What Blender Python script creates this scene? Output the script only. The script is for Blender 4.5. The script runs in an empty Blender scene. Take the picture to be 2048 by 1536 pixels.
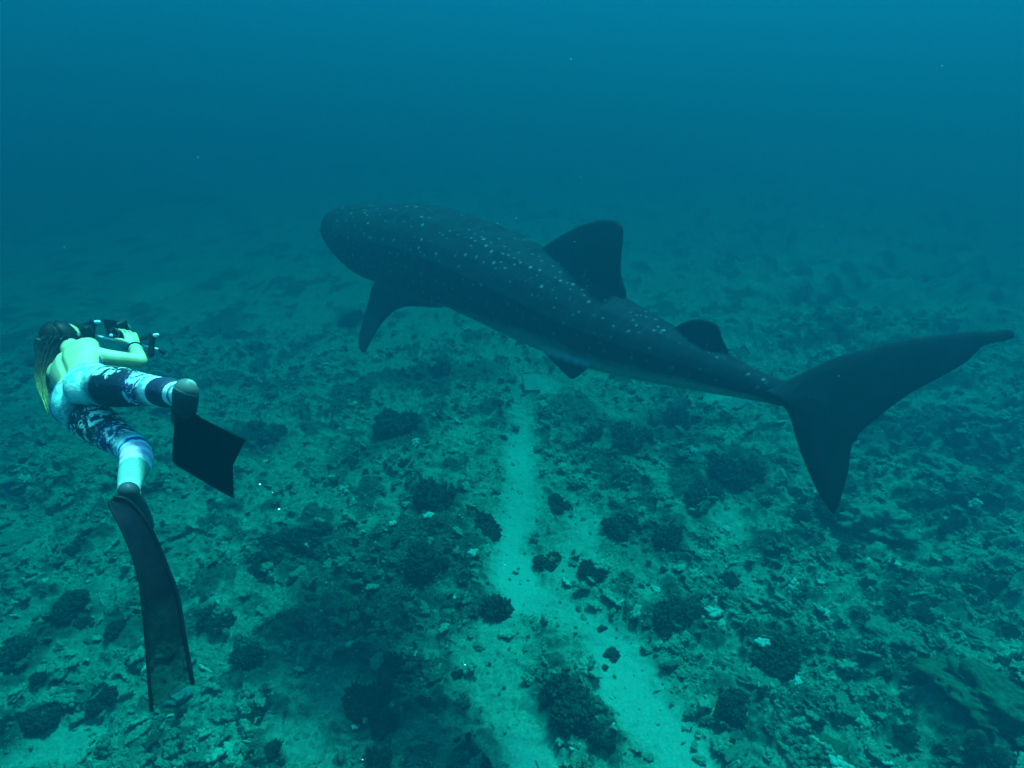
import bpy, bmesh, math, random
import numpy as np
from mathutils import Vector

random.seed(7)
RNG = np.random.default_rng(11)
scene = bpy.context.scene
COL = scene.collection
rad = math.radians

# ------------------------------------------------------------------ camera, sky, sun, exposure
CAM_H, PITCH, FPX = 6.7, 30.0, 1220.0            # metres above the sea floor, degrees down, focal length in photo pixels
cam_data = bpy.data.cameras.new('camera')
cam_data.sensor_width = 36.0
cam_data.lens = 36.0 * FPX / 2048.0
cam_data.clip_start, cam_data.clip_end = 0.05, 500.0
cam = bpy.data.objects.new('camera', cam_data)
cam.location = (0, 0, CAM_H)
cam.rotation_euler = (rad(90 - PITCH), 0, 0)
COL.objects.link(cam)
scene.camera = cam

SUN_EL, SUN_AZ = 66.0, 32.0                       # degrees; azimuth clockwise from +Y (the way the camera looks)
world = bpy.data.worlds.new('World')
scene.world = world
world.use_nodes = True
wn = world.node_tree
sky_tex = wn.nodes.new('ShaderNodeTexSky')
sky_tex.sky_type = 'NISHITA'
sky_tex.sun_disc = False
sky_tex.sun_elevation = rad(SUN_EL)
sky_tex.sun_rotation = rad(SUN_AZ)
bg = wn.nodes['Background']
bg.inputs['Strength'].default_value = 0.12
wn.links.new(sky_tex.outputs[0], bg.inputs['Color'])

sun_data = bpy.data.lights.new('sun', 'SUN')
sun_data.energy = 3.5
sun_data.angle = rad(9.0)                         # the rippled sea surface spreads the sun
sun_data.color = (1.0, 0.96, 0.9)
sun = bpy.data.objects.new('sun', sun_data)
d = Vector((math.sin(rad(SUN_AZ)) * math.cos(rad(SUN_EL)), math.cos(rad(SUN_AZ)) * math.cos(rad(SUN_EL)), math.sin(rad(SUN_EL))))
sun.rotation_euler = d.to_track_quat('Z', 'Y').to_euler()
sun.location = d * 40
COL.objects.link(sun)

scene.view_settings.view_transform = 'Standard'
scene.view_settings.look = 'None'
scene.view_settings.exposure = 2.88
scene.view_settings.gamma = 1.0
scene.view_settings.use_curve_mapping = False
scene.render.engine = 'CYCLES'
scene.cycles.max_bounces = 6
scene.cycles.diffuse_bounces = 2
scene.cycles.glossy_bounces = 2
scene.cycles.transparent_max_bounces = 8
scene.cycles.volume_bounces = 2
scene.cycles.use_denoising = True

# ------------------------------------------------------------------ small helpers
CA, SA = math.cos(rad(PITCH)), math.sin(rad(PITCH))
FWD = np.array((0, CA, -SA)); RIGHT = np.array((1.0, 0, 0)); UP = np.array((0, SA, CA)); CPOS = np.array((0, 0, CAM_H))


def W(px, py, depth):
    """World point seen at a photo pixel, at the given depth (metres)."""
    return CPOS + depth * (FWD + (px - 1024) / FPX * RIGHT + (768 - py) / FPX * UP)


def ray(px, py):
    return FWD + (px - 1024) / FPX * RIGHT + (768 - py) / FPX * UP


def ground_pt(px, py, z=0.0):
    r = ray(px, py)
    t = (z - CAM_H) / r[2]
    return CPOS + r * t, t


def on_plane(px, py, p0, n):
    r = ray(px, py)
    return CPOS + r * (np.dot(p0 - CPOS, n) / np.dot(r, n))


def nrm(v):
    v = np.asarray(v, float)
    return v / (np.linalg.norm(v) + 1e-12)


def tag(o, label=None, cat=None, group=None, kind=None):
    if label: o['label'] = label
    if cat: o['category'] = cat
    if group: o['group'] = group
    if kind: o['kind'] = kind
    return o


def link(name, me, mat=None, parent=None):
    o = bpy.data.objects.new(name, me)
    COL.objects.link(o)
    if mat is not None and len(me.materials) == 0:
        me.materials.append(mat)
    if parent is not None:
        o.parent = parent
        o.matrix_parent_inverse = parent.matrix_world.inverted()
    return o


def empty(name, loc):
    o = bpy.data.objects.new(name, None)
    o.location = loc
    COL.objects.link(o)
    bpy.context.view_layer.update()
    return o


def mesh(name, verts, faces, smooth=True):
    me = bpy.data.meshes.new(name)
    me.from_pydata([tuple(map(float, v)) for v in verts], [], [tuple(int(i) for i in f) for f in faces])
    if smooth:
        me.polygons.foreach_set('use_smooth', [True] * len(me.polygons))
    me.update()
    return me


def tri_mesh(name, V, T, smooth=True):
    """Large triangle mesh straight from arrays."""
    me = bpy.data.meshes.new(name)
    me.vertices.add(len(V)); me.vertices.foreach_set('co', np.ascontiguousarray(V, np.float32).ravel())
    k = T.shape[1]
    me.loops.add(T.size); me.loops.foreach_set('vertex_index', np.ascontiguousarray(T, np.int32).ravel())
    me.polygons.add(len(T))
    me.polygons.foreach_set('loop_start', np.arange(0, T.size, k, dtype=np.int32))
    me.polygons.foreach_set('loop_total', np.full(len(T), k, np.int32))
    if smooth:
        me.polygons.foreach_set('use_smooth', np.ones(len(T), bool))
    me.update(calc_edges=True)
    return me


def vattr(me, name, arr):
    a = me.attributes.new(name, 'FLOAT', 'POINT')
    a.data.foreach_set('value', np.ascontiguousarray(arr, np.float32).ravel())


def cat(n, k):
    """Catmull-Rom resampling of rows n to k rows."""
    n = np.asarray(n, float)
    N = len(n)
    t = np.linspace(0, N - 1 - 1e-9, k)
    i = t.astype(int); f = (t - i)[:, None]
    g = lambda j: n[np.clip(j, 0, N - 1)]
    p0, p1, p2, p3 = g(i - 1), g(i), g(i + 1), g(i + 2)
    return 0.5 * (2 * p1 + (p2 - p0) * f + (2 * p0 - 5 * p1 + 4 * p2 - p3) * f ** 2 + (3 * p1 - p0 - 3 * p2 + p3) * f ** 3)


class Soup:
    """Collects shells that become one mesh."""
    def __init__(s): s.v, s.f = [], []

    def add(s, V, F):
        o = len(s.v)
        s.v.extend([tuple(x) for x in V]); s.f.extend([tuple(i + o for i in f) for f in F])

    def ring_loft(s, rings):
        n = len(rings[0]); V = [p for r in rings for p in r]; F = []
        for i in range(len(rings) - 1):
            for j in range(n):
                a, b = i * n + j, i * n + (j + 1) % n
                F.append((a, b, b + n, a + n))
        V.append(np.mean(rings[0], 0)); V.append(np.mean(rings[-1], 0))
        c0, c1 = len(V) - 2, len(V) - 1
        for j in range(n):
            F.append((c0, (j + 1) % n, j)); F.append((c1, (len(rings) - 1) * n + j, (len(rings) - 1) * n + (j + 1) % n))
        s.add(V, F)

    def tube(s, pts, radii, seg=14, k=None, flat=None, up=(0, 0, 1), cap=True):
        """Tube through pts; radii a scalar list; flat = (scale along up) list."""
        pts = np.asarray(pts, float); radii = np.asarray(radii, float) * np.ones(len(pts))
        fl = np.ones(len(pts)) if flat is None else np.asarray(flat, float) * np.ones(len(pts))
        if k:
            q = cat(np.column_stack([pts, radii, fl]), k); pts, radii, fl = q[:, :3], q[:, 3], q[:, 4]
        T = np.gradient(pts, axis=0)
        rings = []
        if cap:    # rounded ends
            ext = []
            for a in (80, 60, 35):
                ext.append((math.cos(rad(90 - a)) * 0 + math.sin(rad(a)), math.cos(rad(a))))
        def ring(c, t, r, fz):
            t = nrm(t); u = np.asarray(up, float); u = nrm(u - t * np.dot(u, t)) if abs(np.dot(nrm(u), t)) < .98 else nrm(np.cross(t, (1, 0.3, 0)))
            v = np.cross(t, u)
            return [c + r * (math.cos(2 * math.pi * j / seg) * v + fz * math.sin(2 * math.pi * j / seg) * u) for j in range(seg)]
        if cap:
            for sn, cs in ext:
                rings.append(ring(pts[0] - nrm(T[0]) * radii[0] * sn, T[0], radii[0] * cs, fl[0]))
        for i in range(len(pts)):
            rings.append(ring(pts[i], T[i], radii[i], fl[i]))
        if cap:
            for sn, cs in reversed(ext):
                rings.append(ring(pts[-1] + nrm(T[-1]) * radii[-1] * sn, T[-1], radii[-1] * cs, fl[-1]))
        s.ring_loft(rings)

    def ell(s, c, ax, r, nu=16, nv=20):
        """Ellipsoid: ax = three axes, r = three radii."""
        c = np.asarray(c, float); rings = []
        for i in range(1, nu):
            a = math.pi * i / nu
            rings.append([c + ax[2] * r[2] * math.cos(a) + math.sin(a) * (ax[0] * r[0] * math.cos(2 * math.pi * j / nv) + ax[1] * r[1] * math.sin(2 * math.pi * j / nv)) for j in range(nv)])
        s.ring_loft(rings)

    def box(s, c, ax, h, bev=0.0):
        c = np.asarray(c, float); V = []
        bm = bmesh.new(); bmesh.ops.create_cube(bm, size=2)
        for v in bm.verts: v.co = Vector((v.co.x * h[0], v.co.y * h[1], v.co.z * h[2]))
        if bev: bmesh.ops.bevel(bm, geom=bm.edges[:], offset=bev, segments=3, affect='EDGES', profile=.5)
        bm.verts.index_update()
        V = [c + ax[0] * v.co.x + ax[1] * v.co.y + ax[2] * v.co.z for v in bm.verts]
        F = [[v.index for v in f.verts] for f in bm.faces]
        bm.free(); s.add(V, F)

    def torus(s, c, a1, a2, R, r, n=28, m=8, arc=2 * math.pi, start=0):
        pts = [c + R * (a1 * math.cos(start + arc * i / n) + a2 * math.sin(start + arc * i / n)) for i in range(n + 1)]
        s.tube(pts, [r] * len(pts), seg=m, up=np.cross(a1, a2), cap=False)

    def mesh(s, name, smooth=True):
        me = mesh(name, s.v, s.f, smooth)
        bm = bmesh.new(); bm.from_mesh(me); bmesh.ops.recalc_face_normals(bm, faces=bm.faces[:]); bm.to_mesh(me); bm.free()
        return me


def fuse(me, voxel, smooth=2, fac=.5):
    """One continuous skin from overlapping shells."""
    o = bpy.data.objects.new('fusing', me); COL.objects.link(o)
    m = o.modifiers.new('r', 'REMESH'); m.mode = 'VOXEL'; m.voxel_size = voxel; m.use_smooth_shade = True
    if smooth:
        m2 = o.modifiers.new('s', 'SMOOTH'); m2.factor = fac; m2.iterations = smooth
    dg = bpy.context.evaluated_depsgraph_get()
    out = bpy.data.meshes.new_from_object(o.evaluated_get(dg))
    bpy.data.objects.remove(o)
    out.materials.clear()
    out.polygons.foreach_set('use_smooth', [True] * len(out.polygons))
    return out


def coords(me):
    a = np.empty(len(me.vertices) * 3, np.float32); me.vertices.foreach_get('co', a); return a.reshape(-1, 3).astype(float)


# numpy noise
_LAT = np.random.default_rng(3).random((256, 256))
def vnoise(x, y, seed=0):
    x = np.asarray(x) + seed * 17.31; y = np.asarray(y) + seed * 9.77
    xi = np.floor(x).astype(int); yi = np.floor(y).astype(int)
    fx = x - xi; fy = y - yi
    fx = fx * fx * fx * (fx * (fx * 6 - 15) + 10); fy = fy * fy * fy * (fy * (fy * 6 - 15) + 10)
    L = lambda a, b: _LAT[a % 256, b % 256]
    return (L(xi, yi) * (1 - fx) + L(xi + 1, yi) * fx) * (1 - fy) + (L(xi, yi + 1) * (1 - fx) + L(xi + 1, yi + 1) * fx) * fy
def fbm(x, y, oct=5, seed=0, gain=.5):
    s = 0; a = 1; t = 0
    for i in range(oct):
        s = s + a * vnoise(x * 2 ** i, y * 2 ** i, seed + i * 3.7); t += a; a *= gain
    return s / t
def sstep(a, b, x):
    t = np.clip((x - a) / (b - a), 0, 1); return t * t * (3 - 2 * t)


# ------------------------------------------------------------------ materials
def mat_base(name):
    m = bpy.data.materials.new(name); m.use_nodes = True
    nt = m.node_tree; b = nt.nodes['Principled BSDF']
    return m, nt, b
def N(nt, t, **kw):
    n = nt.nodes.new(t)
    for k, v in kw.items():
        if k in ('inputs',):
            for kk, vv in v.items(): n.inputs[kk].default_value = vv
        else: setattr(n, k, v)
    return n
def ramp(nt, src, stops, interp='LINEAR'):
    r = nt.nodes.new('ShaderNodeValToRGB'); r.color_ramp.interpolation = interp
    els = r.color_ramp.elements
    while len(els) < len(stops): els.new(.5)
    for e, (p, c) in zip(els, stops):
        e.position = p; e.color = (c, c, c, 1) if not hasattr(c, '__len__') else (*c, 1)
    nt.links.new(src, r.inputs[0]); return r.outputs[0]
def mixc(nt, f, a, b, blend='MIX'):
    m = nt.nodes.new('ShaderNodeMix'); m.data_type = 'RGBA'; m.blend_type = blend
    for k, v in ((0, f), (6, a), (7, b)):
        if hasattr(v, 'is_linked'): nt.links.new(v, m.inputs[k])
        else: m.inputs[k].default_value = v if k == 0 else (*v, 1)
    return m.outputs[2]
def mth(nt, op, a, b=0.0, c=0.0):
    m = nt.nodes.new('ShaderNodeMath'); m.operation = op
    for i, v in enumerate((a, b, c)):
        if hasattr(v, 'is_linked'): nt.links.new(v, m.inputs[i])
        else: m.inputs[i].default_value = v
    return m.outputs[0]
def noise(nt, scale, detail=6, rough=.6, vec=None, dist=0):
    n = nt.nodes.new('ShaderNodeTexNoise'); n.inputs['Scale'].default_value = scale; n.inputs['Detail'].default_value = detail
    n.inputs['Roughness'].default_value = rough; n.inputs['Distortion'].default_value = dist
    if vec is not None: nt.links.new(vec, n.inputs['Vector'])
    return n.outputs[0]
def objco(nt):
    return nt.nodes.new('ShaderNodeTexCoord').outputs['Object']
def attr(nt, name):
    a = nt.nodes.new('ShaderNodeAttribute'); a.attribute_name = name; return a.outputs['Fac']
def bump(nt, b, h, strength=.5, dist=.02):
    n = nt.nodes.new('ShaderNodeBump'); n.inputs['Strength'].default_value = strength; n.inputs['Distance'].default_value = dist
    nt.links.new(h, n.inputs['Height']); nt.links.new(n.outputs[0], b.inputs['Normal'])
def plain(name, c, rough=.6, metal=0, var=.25, scale=30, spec=.4):
    m, nt, b = mat_base(name)
    v = noise(nt, scale, 4, .6, objco(nt))
    lo = tuple(x * (1 - var) for x in c); hi = tuple(min(1, x * (1 + var)) for x in c)
    nt.links.new(ramp(nt, v, [(.3, lo), (.7, hi)]), b.inputs['Base Color'])
    b.inputs['Roughness'].default_value = rough; b.inputs['Metallic'].default_value = metal; b.inputs['Specular IOR Level'].default_value = spec
    return m

# ------------------------------------------------------------------ the sea floor
SAND_MAIN = [(1052, 740, 12, .25), (1042, 800, 24, .40), (1038, 860, 36, .62), (1038, 910, 42, .9), (1036, 960, 40, .70), (1042, 1010, 42, .72), (1036, 1080, 44, .85), (1044, 1150, 58, 1.0), (1066, 1185, 72, .85), (1110, 1215, 62, .55), (1180, 1255, 56, .60), (1235, 1310, 54, .80), (1270, 1370, 62, .82), (1310, 1430, 68, .75), (1350, 1500, 68, .75), (1410, 1600, 70, .7)]
SAND_SIDE = [(1120, 1010, 40, .3), (1160, 1040, 48, .6), (1168, 1095, 46, .55), (1150, 1160, 44, .5), (1115, 1210, 40, .4)]
SAND_LEFT = [(1030, 1195, 40, .6), (1010, 1270, 54, .42), (1000, 1350, 52, .40), (1020, 1440, 46, .45), (1048, 1500, 46, .75), (1070, 1600, 56, .8)]
SAND_SPOTS = [(1455, 806, 48, 20, .8), (1535, 814, 45, 14, .8), (1590, 850, 40, 25, .45), (1300, 940, 40, 22, .35), (1700, 1090, 60, 40, .3), (1450, 1060, 50, 60, .5),
              (1480, 1180, 60, 45, .45), (690, 1390, 60, 60, .45), (600, 1490, 80, 60, .5), (140, 1500, 110, 60, .65), (30, 1260, 60, 60, .4), (60, 1080, 60, 50, .45),
              (930, 880, 40, 30, .4), (900, 1180, 40, 40, .3), (320, 580, 60, 25, .6), (200, 1190, 70, 50, .35), (1870, 845, 70, 20, .35), (1620, 1490, 110, 40, .3),
              (470, 1180, 60, 60, .25), (1080, 780, 40, 25, .5), (420, 1400, 60, 50, .35), (1290, 1170, 45, 40, .35), (930, 410, 50, 20, .4)]
DARK_SPOTS = [(850, 1120, 130, 90, 1), (760, 1190, 170, 85, .9), (620, 1110, 115, 55, 1), (930, 1230, 70, 60, .9), (860, 1010, 70, 40, .7), (800, 870, 70, 40, .8), (500, 880, 80, 40, .7), (700, 920, 70, 45, .5),
              (1140, 1410, 70, 60, .8), (1480, 965, 62, 55, .9), (1400, 1000, 60, 40, .7), (1260, 880, 70, 40, .5), (1340, 860, 90, 60, .45), (1330, 1085, 60, 50, .6), (1240, 1060, 50, 55, .6), (1330, 1230, 70, 60, .6),
              (1560, 1290, 60, 45, .8), (1460, 1400, 60, 50, .5), (1960, 1500, 120, 50, 1), (1790, 1350, 90, 40, .7), (1640, 1420, 70, 40, .6), (1930, 930, 70, 40, .7), (1640, 1050, 60, 40, .6), (1850, 1050, 80, 40, .6),  # lowest far-right spot paints the shade of a cavity into the floor colour
              (760, 1440, 110, 70, .5), (130, 1240, 70, 45, .8), (40, 1320, 70, 50, .8), (240, 1260, 50, 40, .5), (60, 1470, 60, 60, .9), (180, 1420, 60, 40, .5), (400, 1250, 50, 40, .6), (520, 1330, 60, 40, .5), (330, 1120, 60, 40, .3),
              (450, 650, 60, 25, .5), (700, 640, 50, 25, .5), (850, 760, 100, 30, .6), (950, 750, 80, 25, .5), (1150, 830, 60, 40, .5), (820, 1330, 80, 50, .6), (1750, 900, 90, 40, .5), (1900, 1230, 80, 50, .5), (30, 850, 60, 40, .4), (560, 780, 60, 30, .5)]

def poly_mask(X, Y, line, soft=.35):
    best = np.full(X.shape, 9.0); st = np.zeros(X.shape)
    P = [(*ground_pt(a, b)[0][:2], w * ground_pt(a, b)[1] / FPX, s) for a, b, w, s in line]
    for (x0, y0, w0, s0), (x1, y1, w1, s1) in zip(P[:-1], P[1:]):
        dx, dy = x1 - x0, y1 - y0
        t = np.clip(((X - x0) * dx + (Y - y0) * dy) / (dx * dx + dy * dy), 0, 1)
        q = np.hypot(X - x0 - t * dx, Y - y0 - t * dy) / (w0 + t * (w1 - w0)); m_ = q < best
        best = np.where(m_, q, best); st = np.where(m_, s0 + t * (s1 - s0), st)
    return st * (1 - sstep(.35, 1.6, best))
def spot_mask(X, Y, spots):
    out = np.zeros(X.shape)
    for a, b, rx, ry, s in spots:
        g, t = ground_pt(a, b)
        mx = rx * t / FPX
        my = abs(ground_pt(a, b - ry * .5)[0][1] - ground_pt(a, b + ry * .5)[0][1])
        q = np.hypot((X - g[0]) / mx, (Y - g[1]) / my)
        out = np.maximum(out, s * (1 - sstep(.45, 1.35, q)))
    return out
def masks(X, Y):
    wx = X + .50 * (fbm(X * 1.4, Y * 1.4, 5, 1) - .5) + .16 * (fbm(X * 9, Y * 9, 3, 2) - .5)
    wy = Y + .40 * (fbm(X * 1.4, Y * 1.4, 5, 5) - .5) + .16 * (fbm(X * 9, Y * 9, 3, 6) - .5)
    sand = poly_mask(wx, wy, SAND_MAIN)
    sand = np.maximum(sand, poly_mask(wx, wy, SAND_SIDE))
    sand = np.maximum(sand, poly_mask(wx, wy, SAND_LEFT))
    wx2 = X + .5 * (fbm(X * 1.7, Y * 1.7, 5, 11) - .5); wy2 = Y + .5 * (fbm(X * 1.7, Y * 1.7, 5, 15) - .5)
    sand = np.maximum(sand, .9 * spot_mask(wx2, wy2, SAND_SPOTS))
    dark = spot_mask(wx2, wy2, DARK_SPOTS)
    dark = np.maximum(dark, .7 * sstep(.60, .72, fbm(X * 1.5, Y * 1.5, 5, 21)))
    dark = np.maximum(dark, .55 * sstep(.60, .70, fbm(X * 3.3, Y * 3.3, 4, 25)))
    dark = dark * (1 - np.clip(sand * 1.3, 0, 1))
    return sand, dark
def height(X, Y, sand=None, dark=None):
    if sand is None: sand, dark = masks(X, Y)
    h = .22 * (fbm(X * .45, Y * .45, 3, 31) - .5)
    right = sstep(2.2, 7.0, X - .10 * (Y - 4))
    h = h + right * (.35 + .5 * (fbm(X * .8, Y * .8, 4, 33) - .5) )
    lay = fbm(X * .9 + Y * .25, Y * 1.3 - X * .3, 4, 37) * 6
    led = (np.floor(lay) + sstep(.0, .35, lay - np.floor(lay))) / 6
    h = h + right * .95 * (led - .5)
    rough = (1 - np.clip(sand * 1.15, 0, 1))
    h = h + rough * (.16 * (fbm(X * 2.6, Y * 2.6, 5, 41) - .5) + .085 * (fbm(X * 8, Y * 8, 4, 45) - .42) + .05 * np.abs(fbm(X * 17, Y * 17, 3, 49) - .5))
    bl = lambda s_, q_: np.abs(2 * vnoise(X * s_, Y * s_, q_) - 1)
    h = h + rough * (.5 + vnoise(X * 1.1, Y * 1.1, 71)) * (.075 * (1 - bl(3.6, 72)) * bl(2.1, 74) * 1.5 + .055 * bl(7.5, 76) + .03 * bl(14, 78))
    h = h + dark * (.07 + .16 * np.abs(fbm(X * 5, Y * 5, 4, 51) - .35))
    h = h - .07 * sand + sand * .012 * (fbm(X * 5, Y * 14, 3, 55) - .5)
    return h

def axis(lo, hi, fine, a, b, grow=1.07):
    L = list(np.arange(a, b, fine)); s = fine
    x = L[-1]
    while x < hi: s = min(s * grow, 2.5); x += s; L.append(x)
    x = L[0]; s = fine
    while x > lo: s = min(s * grow, 2.5); x -= s; L.insert(0, x)
    return np.array(L)
gx = axis(-58, 58, .024, -7.2, 8.0, 1.045)
gy = axis(-58, 58, .022, 1.5, 11.2, 1.03)
GX, GY = np.meshgrid(gx, gy)
sand, dark = masks(GX, GY)
GZ = height(GX, GY, sand, dark)
V = np.column_stack([GX.ravel(), GY.ravel(), GZ.ravel()])
nx, ny = len(gx), len(gy)
I = (np.arange(ny - 1)[:, None] * nx + np.arange(nx - 1)[None]).ravel()
floor_me = tri_mesh('seafloor', V, np.column_stack([I, I + 1, I + nx + 1, I + nx]))
vattr(floor_me, 'sand', sand); vattr(floor_me, 'dark', dark)

m_floor, nt, b = mat_base('rubble_and_sand')
oc = objco(nt)
n1 = noise(nt, 26, 8, .72, oc, .6); n2 = noise(nt, 5, 6, .65, oc); n3 = noise(nt, 90, 5, .7, oc)
rub = ramp(nt, n1, [(.33, (.17, .178, .118)), (.48, (.35, .36, .25)), (.60, (.48, .485, .35)), (.74, (.60, .60, .45))])
rub = mixc(nt, .55, rub, ramp(nt, n2, [(.3, (.25, .26, .22)), (.7, (1, 1, 1))]), 'MULTIPLY')
alg_shade = ramp(nt, n1, [(.34, (.034, .042, .027)), (.52, (.09, .10, .068)), (.66, (.25, .255, .18))])  # dark algae, also used for the painted shade of the bottom-right cavity
sandc = ramp(nt, n3, [(.3, (.50, .50, .38)), (.7, (.65, .64, .51))])
dk = mth(nt, 'ADD', attr(nt, 'dark'), mth(nt, 'MULTIPLY', mth(nt, 'SUBTRACT', n1, .5), 1.1))
c = mixc(nt, ramp(nt, dk, [(.2, 0), (.55, 1)]), rub, alg_shade)
sd = mth(nt, 'ADD', attr(nt, 'sand'), mth(nt, 'MULTIPLY', mth(nt, 'SUBTRACT', n1, .5), 1.0))
c = mixc(nt, ramp(nt, sd, [(.18, 0), (.92, 1)]), c, sandc)
nt.links.new(c, b.inputs['Base Color']); b.inputs['Roughness'].default_value = .95; b.inputs['Specular IOR Level'].default_value = .1
bump(nt, b, mth(nt, 'ADD', n1, mth(nt, 'MULTIPLY', n3, .4)), .7, .02)
seafloor = link('seafloor', floor_me, m_floor)
tag(seafloor, 'sea floor of pale sand channels, coral rubble and dark algae', kind='structure')

# water: an even volume round everything
hz = Soup(); hz.box((0, 0, 3.8), np.eye(3), (60, 60, 5.8))
m_water = bpy.data.materials.new('sea_water'); m_water.use_nodes = True
nt = m_water.node_tree; nt.nodes.clear()
out = nt.nodes.new('ShaderNodeOutputMaterial'); pv = nt.nodes.new('ShaderNodeVolumePrincipled')
DENS = .50
def volume(sig_s, sig_a):
    cs = [s / DENS for s in sig_s]; ab = [max(0, 1 - a / DENS / (1 - c)) ** 2 for a, c in zip(sig_a, cs)]
    pv.inputs['Color'].default_value = (*cs, 1); pv.inputs['Absorption Color'].default_value = (*ab, 1)
volume((.0005, .0108, .0173), (.40, .119, .115))
pv.inputs['Density'].default_value = DENS; pv.inputs['Anisotropy'].default_value = .35
nt.links.new(pv.outputs[0], out.inputs['Volume'])
haze = link('haze', hz.mesh('haze', False), m_water)
tag(haze, 'hazy blue green sea water all around', kind='stuff')

# ------------------------------------------------------------------ loose rubble on the floor (nobody could count it)
m_rub, nt, b = mat_base('coral_rubble')
tn = attr(nt, 'tone'); n1 = noise(nt, 40, 5, .7, objco(nt))
v = mth(nt, 'ADD', tn, mth(nt, 'MULTIPLY', mth(nt, 'SUBTRACT', n1, .5), .5))
nt.links.new(ramp(nt, v, [(.1, (.07, .078, .048)), (.45, (.28, .288, .195)), (.75, (.49, .495, .36)), (1, (.68, .67, .55))]), b.inputs['Base Color'])
b.inputs['Roughness'].default_value = .9; b.inputs['Specular IOR Level'].default_value = .15

def ico(sub):
    bm = bmesh.new(); bmesh.ops.create_icosphere(bm, subdivisions=sub, radius=1)
    bm.verts.index_update()
    Vv = np.array([v.co[:] for v in bm.verts]); Ff = np.array([[v.index for v in f.verts] for f in bm.faces]); bm.free(); return Vv, Ff
IV, IF = ico(1)
def stick():
    Vv = []; n = 5; segs = 3
    for i in range(segs + 1):
        r = [.8, 1, .85, .45][i]; off = RNG.normal(0, .12, 2)
        for j in range(n):
            a = 2 * math.pi * j / n
            Vv.append((-3 + 2 * i, r * math.cos(a) + off[0], r * math.sin(a) + off[1]))
    Ff = []
    for i in range(segs):
        for j in range(n):
            a, c_ = i * n + j, i * n + (j + 1) % n
            Ff += [(a, c_, c_ + n), (a, c_ + n, a + n)]
    for j in range(1, n - 1): Ff += [(0, j + 1, j), (segs * n, segs * n + j, segs * n + j + 1)]
    return np.array(Vv), np.array(Ff)
def scatter_rubble(count, seedn, s0=.010, s1=.017, pw=2.6, stk=.16, IV=IV, IF=IF, rgh=.35):
    rng = np.random.default_rng(seedn)
    # positions: denser near the camera, thinning with distance
    y = 1.7 + 12.5 * rng.random(count * 3) ** 1.25; x = (rng.random(count * 3) - .5) * 2 * (2.2 + .88 * y)
    s, dk = masks(x, y)
    keep = rng.random(len(x)) < (1 - .93 * np.clip(s * 1.6, 0, 1)) * (.25 + .75 * sstep(.42, .56, fbm(x * 1.6, y * 1.6, 4, 61)))
    x, y, s, dk = x[keep][:count], y[keep][:count], s[keep][:count], dk[keep][:count]
    z = height(x, y, s, dk)
    n = len(x)
    tone = np.clip(rng.normal(.50, .125, n) - .36 * dk, .0, 1.0)
    bright = rng.random(n) < .025; tone[bright] = .95
    size = s0 + s1 * rng.random(n) ** pw; size[bright] *= .8
    VV, FF, TT = [], [], []; off = 0
    sticks = rng.random(n) < stk
    for kind in (0, 1):
        for var in range(6):
            if kind: Tv, Tf = stick(); Tv = Tv * np.array((.9, .55, .55)) * .75
            else: Tv = IV * (1 + rgh * rng.normal(0, 1, (len(IV), 1))) * np.array((1.3, 1.0, .7)); Tf = IF
            idx = np.where((sticks == bool(kind)) & (np.arange(n) % 6 == var))[0]
            if not len(idx): continue
            q = rng.normal(size=(len(idx), 4)); q[:, 1:3] *= .35
            q /= np.linalg.norm(q, axis=1, keepdims=True); w_, a_, b_, c_ = q.T
            R = np.stack([1 - 2 * (b_ * b_ + c_ * c_), 2 * (a_ * b_ - c_ * w_), 2 * (a_ * c_ + b_ * w_), 2 * (a_ * b_ + c_ * w_), 1 - 2 * (a_ * a_ + c_ * c_), 2 * (b_ * c_ - a_ * w_), 2 * (a_ * c_ - b_ * w_), 2 * (b_ * c_ + a_ * w_), 1 - 2 * (a_ * a_ + b_ * b_)], 1).reshape(-1, 3, 3)
            P = np.einsum('nij,vj->nvi', R, Tv) * size[idx][:, None, None] + np.stack([x[idx], y[idx], z[idx] + size[idx] * .35], 1)[:, None]
            F = Tf[None] + (np.arange(len(idx)) * len(Tv))[:, None, None] + off
            VV.append(P.reshape(-1, 3)); FF.append(F.reshape(-1, 3)); TT.append(np.repeat(tone[idx], len(Tv))); off += P.shape[0] * P.shape[1]
    me = tri_mesh('rubble', np.concatenate(VV), np.concatenate(FF), False); vattr(me, 'tone', np.concatenate(TT)); return me
rubble = link('rubble', scatter_rubble(38000, 5), m_rub)
_v, _f = [], []
for _k in range(10):
    _a = _k * 2.4; _r = .75 * math.sqrt((_k + .3) / 10); _s = .30 + .16 * ((_k * 37) % 10) / 10
    _v.append(IV * (1 + .15 * RNG.normal(0, 1, (12, 1))) * _s + np.array((_r * math.cos(_a), _r * math.sin(_a), .45 * math.sqrt(max(0, 1 - _r * _r))))); _f.append(IF + 12 * _k)
LV, LF = np.concatenate(_v), np.concatenate(_f)
lumps = link('coral_rubble_lumps', scatter_rubble(5200, 9, .032, .072, 1.9, 0, LV, LF, .10), m_rub)
tag(lumps, 'knobbly lumps of old coral half sunk in the rubble', kind='stuff')
tag(rubble, 'loose broken coral rubble strewn over the sea floor', kind='stuff')

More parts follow.
